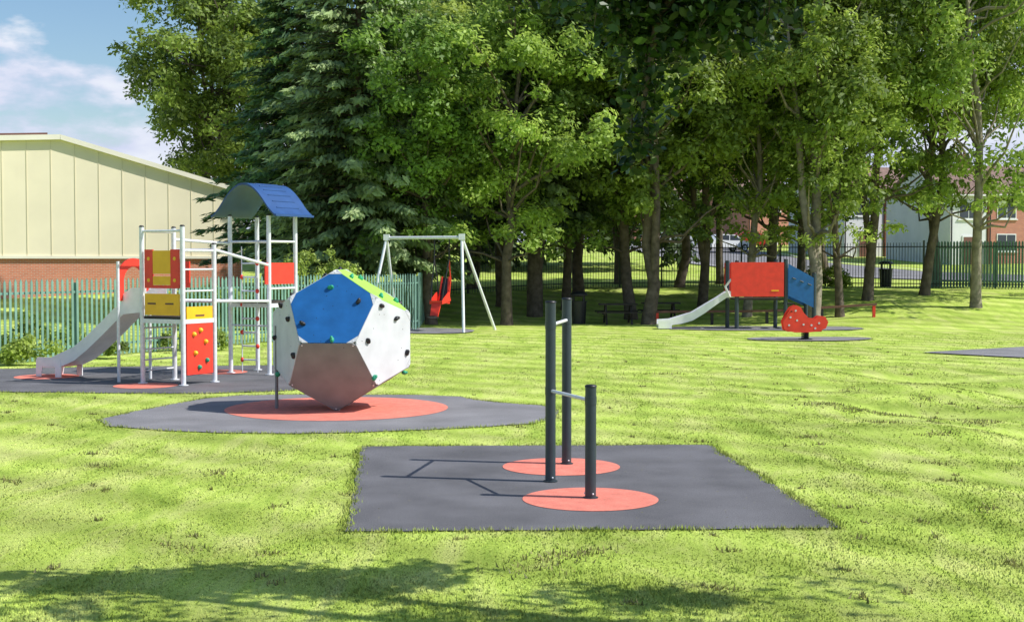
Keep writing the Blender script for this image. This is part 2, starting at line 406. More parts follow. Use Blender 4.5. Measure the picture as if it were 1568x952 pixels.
def leafmass(name, cc, cr, per, ls, leaf, asp=.5, flat=.7):
    C, Nn, Sz, Sh = clumps_to_leaves(np.array(cc), np.array(cr), per, ls, asp, flat)
    me = fastmesh(name, leaves(C, Nn, Sz, asp), 4, Sh, [LEAF[leaf]])
    o = bpy.data.objects.new(name, me); COL.objects.link(o); return o
rng = np.random.default_rng(77)
cc = []; cr = []
for i in range(320):
    x = rng.uniform(-13.5, 11); y = rng.uniform(86, 98); tp = 13 + 3 * math.sin(x * .4) + 2 * math.sin(x * .9)
    if x > 3: tp *= .8
    cc.append((x, y, 2.0 + h1(x, y) * .3 + tp * rng.random() ** .8)); cr.append(rng.uniform(1.0, 2.1))
leafmass("distant_trees", cc, cr, 110, .27, 'far')
cc = []; cr = []
for i in range(300):
    x = rng.uniform(12, 85); y = rng.uniform(148, 165); tp = 5.5 + 2.0 * math.sin(x * .3) + 1.4 * math.sin(x * .83)
    cc.append((x, y, 3.5 + tp * rng.random() ** .8)); cr.append(rng.uniform(1.3, 2.4))
leafmass("distant_trees", cc, cr, 80, .42, 'dark')

def shrub(name, x, y, w, d, hh, n, ls, leaf, per=140):
    cc = []; cr = []
    for i in range(n):
        px = rng.uniform(-w, w); py = rng.uniform(-d, d)
        top = hh * (1 - .5 * (px / w) ** 2)
        cc.append((x + px, y + py, h1(x, y) + .15 + (top - .2) * rng.random() ** .7)); cr.append(rng.uniform(.22, .42) * min(1, hh))
    leafmass(name, cc, cr, per, ls, leaf)
shrub("shrub", -6.4, 46.2, 2.0, .7, 2.75, 70, .06, 'light')
shrub("shrub", -9.8, 46, 1.2, .7, 1.6, 24, .07, 'mid')
shrub("shrub", -12.0, 34.5, .9, .5, 1.3, 18, .06, 'mid')
shrub("shrub", -10.6, 30.3, .6, .25, .7, 12, .05, 'light')
shrub("shrub", -8.2, 35.2, .8, .3, .8, 14, .05, 'mid')
shrub("shrub", -9.5, 32.4, .4, .25, .6, 8, .05, 'mid')
shrub("shrub", 13.6, 60, 1.2, .6, 1.0, 16, .07, 'mid')

# ------------------------------------------------------------------ ground sheet
gx = np.unique(np.concatenate([np.linspace(-900, -60, 15), np.arange(-60, -14, 2.), np.arange(-14, 30, .5), np.arange(30, 62, 2.), np.linspace(62, 900, 15)]))
gy = np.unique(np.concatenate([np.linspace(-300, -10, 8), np.arange(-10, 8, 2.), np.arange(8, 32, .4), np.arange(32, 80, 1.), np.arange(80, 160, 4.), np.linspace(162, 1600, 14)]))
X, Y = np.meshgrid(gx, gy); Z = H(X, Y)
V = np.stack([X, Y, Z], -1).reshape(-1, 3); nx = len(gx); ny = len(gy)
F = [(j * nx + i, j * nx + i + 1, (j + 1) * nx + i + 1, (j + 1) * nx + i) for j in range(ny - 1) for i in range(nx - 1)]
me = bpy.data.meshes.new("grass_ground"); me.from_pydata(V.tolist(), [], F); me.materials.append(M['ground'])
me.polygons.foreach_set("use_smooth", [True] * len(F)); me.update()
COL.objects.link(bpy.data.objects.new("grass_ground", me))

# pads
def densify(poly, step=.25, jit=.018, rs=3):
    rd = random.Random(rs); out = []
    for i in range(len(poly)):
        a = Vector(poly[i] + (0,)); b = Vector(poly[(i + 1) % len(poly)] + (0,)); n = max(1, int((b - a).length / step))
        for k in range(n):
            p = a.lerp(b, k / n); out.append((p.x + rd.uniform(-jit, jit), p.y + rd.uniform(-jit, jit)))
    return out
def smoothpoly(poly, it=2):
    for _ in range(it):
        o = []
        for i in range(len(poly)):
            a = poly[i]; b = poly[(i + 1) % len(poly)]
            o.append((a[0] * .75 + b[0] * .25, a[1] * .75 + b[1] * .25)); o.append((a[0] * .25 + b[0] * .75, a[1] * .25 + b[1] * .75))
        poly = o
    return poly
def sheet(name, poly, z, k):
    b = MB(); b.add([(p[0], p[1], z) for p in poly], [list(range(len(poly)))], k); return b.build(name)
def circ(cx, cy, r, n=48): return [(cx + r * math.cos(6.28318 * i / n), cy + r * math.sin(6.28318 * i / n)) for i in range(n)]
pad1 = densify([(-1.41, 11.58), (2.84, 11.72), (2.47, 17.1), (-1.87, 16.95)])
pad2 = densify(smoothpoly([(-6.1, 19.3), (-5.7, 21.3), (-5.0, 23.4), (-3.7, 23.6), (-1.0, 23.5), (-.5, 22.4), (.75, 21.6), (.6, 19.5), (-.7, 18.8), (-2.5, 18.2), (-4.3, 18.3)], 1), .3)
pad3 = densify([(-11.5, 24.3), (-9.36, 24.1), (-7.2, 23.85), (-5.3, 23.75), (-3.9, 24.3), (-3.5, 27.6), (-4.0, 30.4), (-8.9, 29.8), (-13, 28.6)], .4, .03)
pad4 = densify(smoothpoly([(5.4, 45.4), (5.2, 48.0), (11.3, 48.3), (12.2, 46.6), (11.0, 45.2)], 1), .5)
pad5 = densify(smoothpoly([(6.9, 39.5), (7.0, 41.2), (10.4, 41.4), (10.8, 40.4), (9.5, 39.2)], 2), .5)
pad6 = densify([(10.3, 34.3), (14.6, 37.2), (24, 39.5), (24, 34), (12.8, 31.7)], .5, .03)
pad7 = densify(smoothpoly([(-4.3, 43.6), (-4.6, 47), (-1.2, 46.6), (-1.3, 43.2)], 2), .5)
pads = [pad1, pad2, pad3, pad4, pad5, pad6, pad7]
for i, (p, k) in enumerate(zip(pads, ['asphalt', 'asphalt2', 'asphalt', 'asphalt2', 'asphalt2', 'asphalt2', 'asphalt2'])):
    sheet("safety_surface_pad" if i != 5 else "asphalt_path", p, .012 if i < 3 else .03, k)
for cx, cy, r in ((.55, 15.24, .655), (.755, 13.15, .655), (-2.73, 21.35, 1.73), (-9.25, 27.2, .62), (-6.75, 25.2, .58), (-6.1, 28.3, .62)):
    sheet("red_rubber_circle", circ(cx, cy, r), .0165, 'redrub')
# road
b = MB(); path = [(14, 150), (15, 120), (17.5, 98), (22, 84), (30, 76.5), (42, 73), (60, 72), (90, 72)]
pp = []
for i in range(len(path) - 1):
    for k in range(16):
        t = k / 16; pp.append(Vector((path[i][0] * (1 - t) + path[i + 1][0] * t, path[i][1] * (1 - t) + path[i + 1][1] * t, 0)))
for (o0, o1, dz, k) in ((-5, 5, .05, 'asphalt2'), (-5.15, -5, .14, 'render'), (5, 5.15, .14, 'render')):
    vs = []; fs = []; nn = 6
    for i, p in enumerate(pp):
        d = (pp[min(i + 1, len(pp) - 1)] - pp[max(0, i - 1)]).normalized(); s = Vector((-d.y, d.x, 0))
        for j in range(nn + 1):
            q = p + s * (o0 + (o1 - o0) * j / nn); vs.append((q.x, q.y, h1(q.x, q.y) + dz))
    for i in range(len(pp) - 1):
        for j in range(nn): a = i * (nn + 1) + j; fs.append([a, a + 1, a + nn + 2, a + nn + 1])
    b.add(vs, fs, k)
b.build("road")

# ------------------------------------------------------------------ grass blades
def inpoly(x, y, poly):
    c = np.zeros(len(x), bool); n = len(poly); j = n - 1
    for i in range(n):
        xi, yi = poly[i]; xj, yj = poly[j]
        if yi != yj: c ^= ((yi > y) != (yj > y)) & (x < (xj - xi) * (y - yi) / (yj - yi) + xi)
        j = i
    return c
def blades(x, y, hh, w, lean, sh):
    n = len(x); z = H(x, y) - .004; a = rng.random(n) * 6.283; la = rng.random(n) * 6.283
    dx = np.cos(a) * w * .5; dy = np.sin(a) * w * .5; L_ = lean * rng.random(n)
    tx = x + np.cos(la) * hh * np.sin(L_); ty = y + np.sin(la) * hh * np.sin(L_); tz = z + hh * np.cos(L_)
    return np.stack([np.stack([x - dx, y - dy, z], -1), np.stack([x + dx, y + dy, z], -1), np.stack([tx, ty, tz], -1)], 1)
rng = np.random.default_rng(3)
n = 420000
u = rng.random(n); a0, a1 = 7.5 ** -.6, 44 ** -.6
y = (a0 + (a1 - a0) * u) ** (-1 / .6); x = (rng.random(n) * 2 - 1) * (.45 * y + 1.0)
k = np.ones(n, bool)
for p in pads: k &= ~inpoly(x, y, p)
x, y = x[k], y[k]; n = len(x)
tuft = .5 + .5 * np.sin(x * 2.1 + 3 * np.sin(y * .8)) * np.sin(y * 1.7 + 2 * np.sin(x * .9))
hh = (.012 + .016 * rng.random(n)) * (.6 + .8 * tuft); w = .006 + .0007 * y
VV = [blades(x, y, hh, w * (.7 + .6 * rng.random(n)), 1.3, None)]; SS = [rng.random(n)]
for p, dens in ((pad1, 380), (pad2, 200), (pad3, 120), (pad4, 40), (pad5, 40), (pad6, 40)):
    for i in range(len(p)):
        a = np.array(p[i]); c = np.array(p[(i + 1) % len(p)]); ln = np.linalg.norm(c - a); q = max(1, int(ln * dens * random.uniform(.3, 1.4)))
        t = rng.random(q)[:, None]; e = a + (c - a) * t; nrm = np.array([(c - a)[1], -(c - a)[0]]) / (ln + 1e-9)
        e = e + nrm * (rng.normal(size=(q, 1)) * .035 + random.uniform(-.015, .025))
        hq = .02 + .04 * rng.random(q)
        VV.append(blades(e[:, 0], e[:, 1], hq, .012 * (.7 + .6 * rng.random(q)) + .0003 * e[:, 1], .9, None)); SS.append(rng.random(q) * .35)
me = fastmesh("grass", np.concatenate(VV), 3, np.concatenate(SS), [M['blade']])
COL.objects.link(bpy.data.objects.new("grass", me))
# clippings / weeds
spots = [(-3.2, 14.8, .17), (-4.66, 15.3, .14), (-5.3, 14.3, .16), (-2.67, 11.0, .18), (-1.9, 10.7, .1), (.28, 10.4, .34), (.5, 10.7, .22), (5.0, 21.8, .34), (5.3, 21.2, .24), (5.8, 20.8, .32), (6.6, 19.3, .3), (4.85, 15.8, .16), (4.6, 14.4, .12), (-5.0, 16.3, .1), (3.1, 28, .3), (5.5, 17.7, .2), (3.9, 17.9, .14), (6.9, 22.8, .34), (1.4, 9.6, .12), (7.6, 25.5, .35), (6.1, 24.5, .3), (5.2, 19.2, .2), (4.4, 12.6, .12)]
for i in range(120):
    yy = rng.uniform(9, 36); spots.append((rng.uniform(-.4, .4) * yy, yy, rng.uniform(.02, .09)))
VV = []; SS = []
for sx, sy, r in spots:
    q = int(750 * r ** 1.15 + 6); ang = rng.random() * 3.14; ca, sa = math.cos(ang), math.sin(ang)
    e0 = rng.normal(size=(q, 2)) * r * .6 * np.array([1.5, .7]); e = np.stack([e0[:, 0] * ca - e0[:, 1] * sa, e0[:, 0] * sa + e0[:, 1] * ca], 1) + np.array([sx, sy])
    ok = np.ones(q, bool)
    for p in pads[:3]: ok &= ~inpoly(e[:, 0], e[:, 1], p)
    e = e[ok]; q = len(e)
    VV.append(blades(e[:, 0], e[:, 1], .02 + .045 * rng.random(q), .012 + .014 * rng.random(q), 1.5, None)); SS.append(rng.random(q))
q = 260; e = np.stack([rng.uniform(-1.35, 2.4, q), 11.8 + 5.0 * rng.random(q) ** 1.3], 1)
bl = blades(e[:, 0], e[:, 1], .012 + .02 * rng.random(q), .004 + .004 * rng.random(q), 1.5, None); bl[:, :, 2] = .02 + .006 * rng.random((q, 3))
VV.append(bl); SS.append(.6 + .4 * rng.random(q))
me = fastmesh("grass_clippings", np.concatenate(VV), 3, np.concatenate(SS), [M['clip']])
COL.objects.link(bpy.data.objects.new("grass_clippings", me))

# ------------------------------------------------------------------ pull-up bars
b = MB()
for x, y, top in ((.40, 14.2, 1.87), (.617, 15.43, 1.87), (.76, 13.2, 1.09)):
    b.tube([(x, y, 0), (x, y, top)], .054, 'slate', 28)
    b.tube([(x, y, top), (x, y, top + .012), (x, y, top + .022)], [.059, .059, .045], 'black', 28)
    b.tube([(x, y, .016), (x, y, .024)], .075, 'slate', 28)
    for a in (0, 2.1, 4.2): b.blob((x + .055 * math.cos(a - 1.2), y + .055 * math.sin(a - 1.2), .06), (.01, .01, .01), 'galv', None, 8)
b.tube([(.40, 14.2, 1.64), (.617, 15.43, 1.64)], .018, 'galv', 16)
b.tube([(.40, 14.2, .96), (.76, 13.2, .96)], .018, 'galv', 16)
for x, y, z in ((.40, 14.2, 1.64), (.617, 15.43, 1.64), (.40, 14.2, .96), (.76, 13.2, .96)):
    b.tube([(x, y, z - .04), (x, y, z + .04)], .0575, 'slate', 28)
b.build("pull_up_bars")

# ------------------------------------------------------------------ climbing dodecahedron (resting on an edge)
ph = (1 + 5 ** .5) / 2
vs = [Vector((i, j, k)) for i in (-1, 1) for j in (-1, 1) for k in (-1, 1)]
vs += [Vector((0, i / ph, j * ph)) for i in (-1, 1) for j in (-1, 1)] + [Vector((i / ph, j * ph, 0)) for i in (-1, 1) for j in (-1, 1)] + [Vector((j * ph, 0, i / ph)) for i in (-1, 1) for j in (-1, 1)]
R0 = 1.155
vs = [v.normalized() * R0 for v in vs]
fn = []
for s1 in (-1, 1):
    for s2 in (-1, 1):
        for c in ((s1, 0, s2 * ph), (s2 * ph, s1, 0), (0, s2 * ph, s1)): fn.append(Vector(c).normalized())
faces = [(n_, sorted(range(20), key=lambda i: -vs[i].dot(n_))[:5]) for n_ in fn]
Rz = Matrix.Rotation(math.radians(-4), 3, 'Z')
vs = [Rz @ v for v in vs]; faces = [((Rz @ n_), i) for n_, i in faces]
C0 = Vector((-2.66, 21.35, R0 * .934 + .012))
b = MB()
holdrd = random.Random(8)
for n_, idx in faces:
    cen = sum((vs[i] for i in idx), Vector()) / 5
    u = (vs[idx[0]] - cen).normalized(); w = n_.cross(u)
    idx = sorted(idx, key=lambda i: math.atan2((vs[i] - cen).dot(w), (vs[i] - cen).dot(u)))
    az = (math.degrees(math.atan2(n_.y, n_.x)) + 94 + 180) % 360 - 180; el = math.degrees(math.asin(n_.z))
    if abs(az) < 20 and el > 0: k = 'blue'
    elif el > 50: k = 'lgreen' if 30 < az < 150 else 'white'
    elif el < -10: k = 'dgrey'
    else: k = 'white'
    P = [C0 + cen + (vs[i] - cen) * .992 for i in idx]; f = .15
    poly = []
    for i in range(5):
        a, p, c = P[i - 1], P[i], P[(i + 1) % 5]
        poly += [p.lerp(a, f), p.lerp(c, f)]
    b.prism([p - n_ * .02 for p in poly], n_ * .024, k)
    for i in range(5):
        a, p, c = P[i - 1], P[i], P[(i + 1) % 5]
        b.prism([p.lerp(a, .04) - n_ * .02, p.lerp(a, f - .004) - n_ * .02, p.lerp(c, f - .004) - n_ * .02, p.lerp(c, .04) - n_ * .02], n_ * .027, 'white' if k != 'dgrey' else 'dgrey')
        m2 = (p.lerp(a, .09) + p.lerp(c, .09)) / 2
        b.tube([m2, m2 + n_ * .012], .012, 'galv', 8)
    side = Vector((0, 0, 1)).cross(n_).normalized(); upv = n_.cross(side)
    if el > -10:
        if k == 'blue': spots_ = [(-.04, .34, 'teal'), (.36, .12, 'black'), (-.36, -.22, 'black'), (.06, -.46, 'teal'), (.02, .02, None)]
        elif k == 'lgreen': spots_ = [(-.2, .3, 'teal'), (.25, .25, 'teal'), (-.3, -.2, 'teal'), (.2, -.35, 'teal')]
        else: spots_ = [(-.38, .02, 'black'), (.2, .3, 'black'), (.42, -.18, 'black'), (-.26, -.48, 'teal'), (-.1, .48, 'black')]
        for (sx, sy, kk) in spots_:
            c = C0 + cen * .997 + side * sx * 1.12 + upv * sy * 1.12
            if kk:
                ang = holdrd.uniform(0, 3.1); s1 = side * math.cos(ang) + upv * math.sin(ang); s2 = n_.cross(s1)
                b.blob(c + n_ * .02, (.052, .034, .04), kk, (s1, s2, n_)); b.blob(c + n_ * .045 + s1 * .02, (.032, .024, .026), kk, (s1, s2, n_), 8)
            for _ in range(2):
                bb = c + upv * holdrd.uniform(-.2, .2) + side * holdrd.uniform(-.2, .2)
                b.tube([bb + n_ * .003, bb + n_ * .008], .007, 'black', 6)
ci = [C0 + v * .975 for v in vs]
for n_, idx in faces:
    cen = sum((vs[i] for i in idx), Vector()) / 5; u = (vs[idx[0]] - cen).normalized(); w = n_.cross(u)
    ii = sorted(idx, key=lambda i: math.atan2((vs[i] - cen).dot(w), (vs[i] - cen).dot(u)))
    b.add([ci[i] for i in ii], [list(range(5))], 'black')
b.tube([(-3.665, 21.3, 0), (-3.665, 21.3, 1.3)], .026, 'dgrey', 14)
b.tube([(-3.665, 21.3, 1.28), (-3.4, 21.3, 1.28)], .024, 'dgrey', 10)
b.build("climbing_dodecahedron")

# ------------------------------------------------------------------ tower play frame
b = MB()
Lu = Vector((-.877, .48, 0)); Ru = Vector((.48, .877, 0))
def quad(P, a, c): P = Vector((P[0], P[1], 0)); return [P, P + Lu * a, P + Lu * a + Ru * c, P + Ru * c]
A = quad((-6.05, 25.2), 1.0, .86); Bq = quad((-4.89, 27.6), 1.0, .86)
def post(p, top, r=.045):
    b.tube([(p.x, p.y, 0), (p.x, p.y, top)], r, 'galv', 14); b.tube([(p.x, p.y, top), (p.x, p.y, top + .03)], [r * 1.15, r * .7], 'black', 14)
    b.tube([(p.x, p.y, .0165), (p.x, p.y, .03)], r * 2, 'galv', 14)
for p, t in zip(A, (2.94, 2.94, 2.94, 2.62)): post(p, t)
for p in Bq: post(p, 3.22)
def rail(p, q_, z, r=.024, z2=None, k='galv'): b.tube([(p.x, p.y, z), (q_.x, q_.y, z if z2 is None else z2)], r, k, 10)
rail(A[0], A[1], 2.86); rail(A[1], A[2], 2.86); rail(A[2], A[3], 2.52); rail(A[0], A[3], 2.5)
ins = lambda p, q_, f: p.lerp(q_, f)
p, q_ = ins(A[1], A[0], .08), ins(A[1], A[0], .92)
b.vpanel(p, ins(p, q_, .24), 1.80, 2.52, .03, 'red'); b.vpanel(ins(p, q_, .76), q_, 1.80, 2.52, .03, 'red')
b.vpanel(ins(p, q_, .245), ins(p, q_, .755), 1.86, 2.02, .03, 'yel'); b.vpanel(ins(p, q_, .245), ins(p, q_, .755), 2.07, 2.5, .03, 'yel')
b.vpanel(ins(p, q_, .0), q_, 1.80, 1.855, .026, 'red')
for t in (.12, .88):
    for z in (1.95, 2.35):
        c = ins(p, q_, t) - Ru * .016; b.tube([c + Vector((0, 0, z)), c + Vector((0, 0, z)) - Ru * .006], .035, 'yel', 12)
b.vpanel(p, q_, 1.30, 1.70, .03, 'yel')
for t in (.18, .7):
    c = ins(p, q_, t) - Ru * .017; b.prism([c + Vector((0, 0, 1.5)) + Lu * .08, c + Vector((0, 0, 1.5)) - Lu * .12, c + Vector((0, 0, 1.53)) - Lu * .12, c + Vector((0, 0, 1.53)) + Lu * .08], -Ru * .004, 'brown')
b.vpanel(ins(A[2], A[3], .12), ins(A[2], A[3], .4), 1.8, 2.3, .03, 'red')
p, q_ = ins(A[0], A[3], .1), ins(A[0], A[3], .92)
b.vpanel(p, q_, 1.16, 1.46, .03, 'yel'); b.vpanel(p, q_, .2, 1.155, .034, 'red')
c = ins(p, q_, .5) - Lu * .018; b.prism([c + Vector((0, 0, 1.28)) + Ru * .12, c + Vector((0, 0, 1.28)) - Ru * .12, c + Vector((0, 0, 1.31)) - Ru * .12, c + Vector((0, 0, 1.31)) + Ru * .12], -Lu * .004, 'brown')
for t, z in ((.25, .95), (.7, .8), (.3, .6), (.75, .45), (.45, .33), (.5, 1.02)):
    c = ins(p, q_, t) + Lu * -.03 + Vector((0, 0, z)); b.blob(c, (.05, .04, .045), 'yel' if z > .5 else 'teal')
for z in (1.75, 2.15): rail(A[0], A[3], z, .018)
for Q, z in ((A, 1.28), (Bq, 1.5)):
    b.prism([Vector((v.x, v.y, z - .05)) for v in Q], (0, 0, .05), 'wood')
    for i in range(4): b.beam((Q[i].x, Q[i].y, z - .09), (Q[(i + 1) % 4].x, Q[(i + 1) % 4].y, z - .09), .05, .08, 'galv')
rail(A[3], Bq[0], 2.52, .03, z2=2.22); rail(A[2], Bq[1], 2.72, .03, z2=2.66); rail(A[3], Bq[0], 1.55, .03, z2=1.5); rail(A[2], Bq[1], 1.55, .03, z2=1.5)
for i in range(9):
    t = (i + .5) / 9; b.beam(tuple(ins(A[3], Bq[0], t) + Vector((0, 0, 1.53 - .04 * t))), tuple(ins(A[2], Bq[1], t) + Vector((0, 0, 1.53 - .04 * t))), .1, .03, 'galv')
rail(Bq[0], Bq[1], 2.7); rail(Bq[0], Bq[3], 2.7); rail(Bq[1], Bq[2], 2.7); rail(Bq[2], Bq[3], 2.7)
rail(Bq[0], Bq[3], 1.75); rail(Bq[1], Bq[0], 1.0, .018)
b.vpanel(ins(Bq[0], Bq[3], -.15), ins(Bq[0], Bq[3], .92), 1.84, 2.27, .03, 'red')
for s_ in (.3, .7):
    c = ins(Bq[1], Bq[0], s_); b.tube([(c.x, c.y, 2.6), (c.x, c.y, .05)], .012, 'galv', 6)
for i in range(8):
    z = .3 + i * .28; c, d = ins(Bq[1], Bq[0], .3), ins(Bq[1], Bq[0], .7); rail(c, d, z, .018)
    if i % 2 == 0: b.blob((c.x, c.y, z), (.04, .04, .05), 'red'); b.blob((d.x, d.y, z + .28), (.04, .04, .05), 'red')
for i in range(6): rail(A[2], A[1], .25 + .2 * i, .016)
cB = (Bq[0] + Bq[2]) / 2; vs_ = []; nt_ = 44
def rz_(t):
    a = abs(t)
    return 3.10 + .74 * max(0, math.cos(math.pi / 2 * min(1, a * 1.02))) ** 1.05 + .10 * max(0, (a - .72) / .28) ** 1.5
for th_ in (0, .04):
    for s_ in (-.62, .62):
        for i in range(nt_ + 1):
            t = -1 + 2 * i / nt_; p = cB + Lu * t * .84 + Ru * s_; vs_.append((p.x, p.y, rz_(t) + th_))
n1 = nt_ + 1; f1 = []; f2 = []
for i in range(nt_):
    f1.append([i, i + 1, n1 + i + 1, n1 + i]); f1.append([2 * n1 + i, 2 * n1 + i + 1, 3 * n1 + i + 1, 3 * n1 + i])
    f2.append([i, i + 1, 2 * n1 + i + 1, 2 * n1 + i]); f2.append([n1 + i, n1 + i + 1, 3 * n1 + i + 1, 3 * n1 + i])
f2 += [[0, n1, 3 * n1, 2 * n1], [nt_, n1 + nt_, 3 * n1 + nt_, 2 * n1 + nt_]]
b.add(vs_, f1, 'roofblue', True); b.add(vs_, f2, 'roofblue', False)
for k_ in range(6):
    for sg in (-1, 1):
        t0 = sg * (.12 + k_ * .13); p0 = cB + Lu * t0 * .84
        b.tube([tuple(p0 + Ru * -.36 + Vector((0, 0, rz_(t0) + .042))), tuple(p0 + Ru * .36 + Vector((0, 0, rz_(t0) + .042)))], .013, 'roofblue', 6)
# slide
S0 = (A[1] + A[2]) / 2
prof = [(0.02, 1.42), (.45, 1.42), (.62, 1.36), (.85, 1.2), (1.2, .93), (1.6, .64), (1.95, .42), (2.25, .31), (2.55, .26), (2.95, .25)]
cs = [(-.29, .21), (-.262, .21), (-.25, .0), (.25, .0), (.262, .21), (.29, .21), (.28, -.06), (-.28, -.06)]
def sweep(S, dirv, side, prof, cs, k):
    vs = []; fs = []; nn = len(cs)
    for i, (dd, z) in enumerate(prof):
        fl = 1.0 if 2 < i < len(prof) - 2 else .7
        for o_, hz_ in cs: p = S + dirv * dd + side * o_; vs.append((p.x, p.y, z + hz_ * (fl if hz_ > 0 else 1)))
    for i in range(len(prof) - 1):
        for j in range(nn): fs.append([i * nn + j, i * nn + (j + 1) % nn, (i + 1) * nn + (j + 1) % nn, (i + 1) * nn + j])
    fs += [list(range(nn)), [(len(prof) - 1) * nn + j for j in range(nn)]]
    b.add(vs, fs, k)
sweep(S0, Lu, Ru, prof, cs, 'steel')
for sd in (-.29, .27):
    p = S0 + Ru * sd
    b.prism([p + Lu * 2.3 + Vector((0, 0, .02)), p + Lu * 2.45 + Vector((0, 0, .02)), p + Lu * 2.45 + Vector((0, 0, .22)), p + Lu * 2.8 + Vector((0, 0, .22)), p + Lu * 2.85 + Vector((0, 0, .02)), p + Lu * 2.98 + Vector((0, 0, .02)), p + Lu * 2.98 + Vector((0, 0, .36)), p + Lu * 2.3 + Vector((0, 0, .40))], Ru * .02, 'steel')
    b.prism([p + Lu * .05 + Vector((0, 0, 1.35)), p + Lu * .75 + Vector((0, 0, 1.28)), p + Lu * .62 + Vector((0, 0, 1.68)), p + Lu * .4 + Vector((0, 0, 1.8)), p + Lu * .05 + Vector((0, 0, 1.8))], Ru * .02, 'steel')
a0_ = S0 + Lu * .62 - Ru * .42; a1_ = S0 + Lu * .62 + Ru * .42
for p in (a0_, a1_): b.tube([(p.x, p.y, 0), (p.x, p.y, 2.3)], .03, 'galv', 12)
n = 18; c = (a0_ + a1_) / 2
def pr(t, r, zc=1.94): return c + Ru * (-math.cos(t) * r) + Vector((0, 0, zc + math.sin(t) * r * .98))
for i in range(n):
    t0, t1 = math.pi * i / n, math.pi * (i + 1) / n
    b.prism([pr(t0, .43), pr(t1, .43), pr(t1, .26), pr(t0, .26)], Lu * .03, 'red')
for sg in (-1, 1):
    x0, x1 = c + Ru * sg * .43, c + Ru * sg * .26
    b.prism([x0 + Vector((0, 0, 1.55)), x1 + Vector((0, 0, 1.55)), x1 + Vector((0, 0, 1.94)), x0 + Vector((0, 0, 1.94))], Lu * .03, 'red')
b.build("play_tower_with_slide")

# ------------------------------------------------------------------ toddler slide unit (right)
b = MB()
for x, y, t in ((7.56, 46.1, 2.3), (7.40, 47.1, 2.3), (9.2, 46.1, 2.35), (9.05, 47.1, 2.35), (10.16, 46.1, 1.9), (10.1, 47.1, 1.9)):
    b.tube([(x, y, .0), (x, y, t)], .07, 'slate', 14); b.tube([(x, y, t), (x, y, t + .03)], [.08, .05], 'black', 14)
b.box(7.35, 9.12, 46.0, 46.04, 1.12, 2.27, 'red'); b.box(7.3, 9.0, 47.15, 47.19, 1.12, 2.25, 'red')
b.box(7.5, 9.1, 46.07, 47.1, 1.0, 1.06, 'wood'); b.box(8.7, 8.95, 45.985, 45.998, 1.3, 1.34, 'yel')
b.prism([(9.27, 46.0, 1.15), (10.12, 46.0, .75), (10.12, 46.0, 1.75), (9.27, 46.0, 2.22)], (0, .04, 0), 'blue')
b.prism([(9.2, 47.15, 1.15), (10.1, 47.15, .75), (10.1, 47.15, 1.75), (9.2, 47.15, 2.22)], (0, .04, 0), 'blue')
for i in range(3): b.tube([(9.4 + i * .26, 45.99, 1.75 - i * .1), (9.52 + i * .26, 45.99, 1.7 - i * .1)], .02, 'slate', 8)
for i in range(4): b.box(9.3 + i * .24, 9.52 + i * .24, 46.1, 47.1, .85 - i * .22, .89 - i * .22, 'wood')
SS0 = Vector((7.45, 46.6, 0))
sweep(SS0, Vector((-1, 0, 0)), Vector((0, 1, 0)), [(0, 1.15), (.2, 1.13), (.5, .93), (.95, .6), (1.35, .36), (1.7, .26), (2.1, .2), (2.5, .18)], cs, 'steel')
for sd in (-.3, .28): b.prism([(5.4, 46.6 + sd, .03), (4.95, 46.6 + sd, .03), (4.95, 46.6 + sd, .3), (5.4, 46.6 + sd, .3)], (0, .02, 0), 'steel')
b.tube([(7.35, 46.3, 1.1), (7.2, 46.3, 1.45), (7.4, 46.3, 1.7)], .04, 'steel', 8)
b.build("toddler_slide_unit")

# spring rider
b = MB()
prz = [(7.92, .30), (7.87, .55), (7.98, .78), (8.10, .97), (8.25, 1.03), (8.38, .97), (8.46, .82), (8.61, .66), (8.80, .64), (8.91, .72), (9.09, .70), (9.18, .54), (9.11, .36), (8.88, .27), (8.59, .24), (8.21, .24)]
for yy in (39.75, 40.1):
    b.prism([(x_, yy, z_) for x_, z_ in prz], (0, .035, 0), 'red')
for x, z in ((8.04, .45), (8.08, .68), (8.23, .87), (8.27, .59), (8.46, .47), (8.69, .45), (8.91, .51), (8.8, .36)):
    b.tube([(x, 39.748, z), (x, 39.742, z)], .03, 'white', 10)
b.box(8.25, 8.75, 39.79, 40.09, .55, .6, 'black'); b.box(8.0, 9.0, 39.79, 40.09, .26, .31, 'red')
b.tube([(8.1, 39.65, .85), (8.1, 40.25, .85)], .02, 'black', 8)
hel = [(8.55 + .1 * math.cos(a * .5), 39.95 + .1 * math.sin(a * .5), .03 + a * .0046) for a in range(0, 52)]
b.tube(hel, .022, 'black', 6); b.tube([(8.55, 39.95, .03), (8.55, 39.95, .05)], .2, 'black', 16)
b.build("spring_rider")

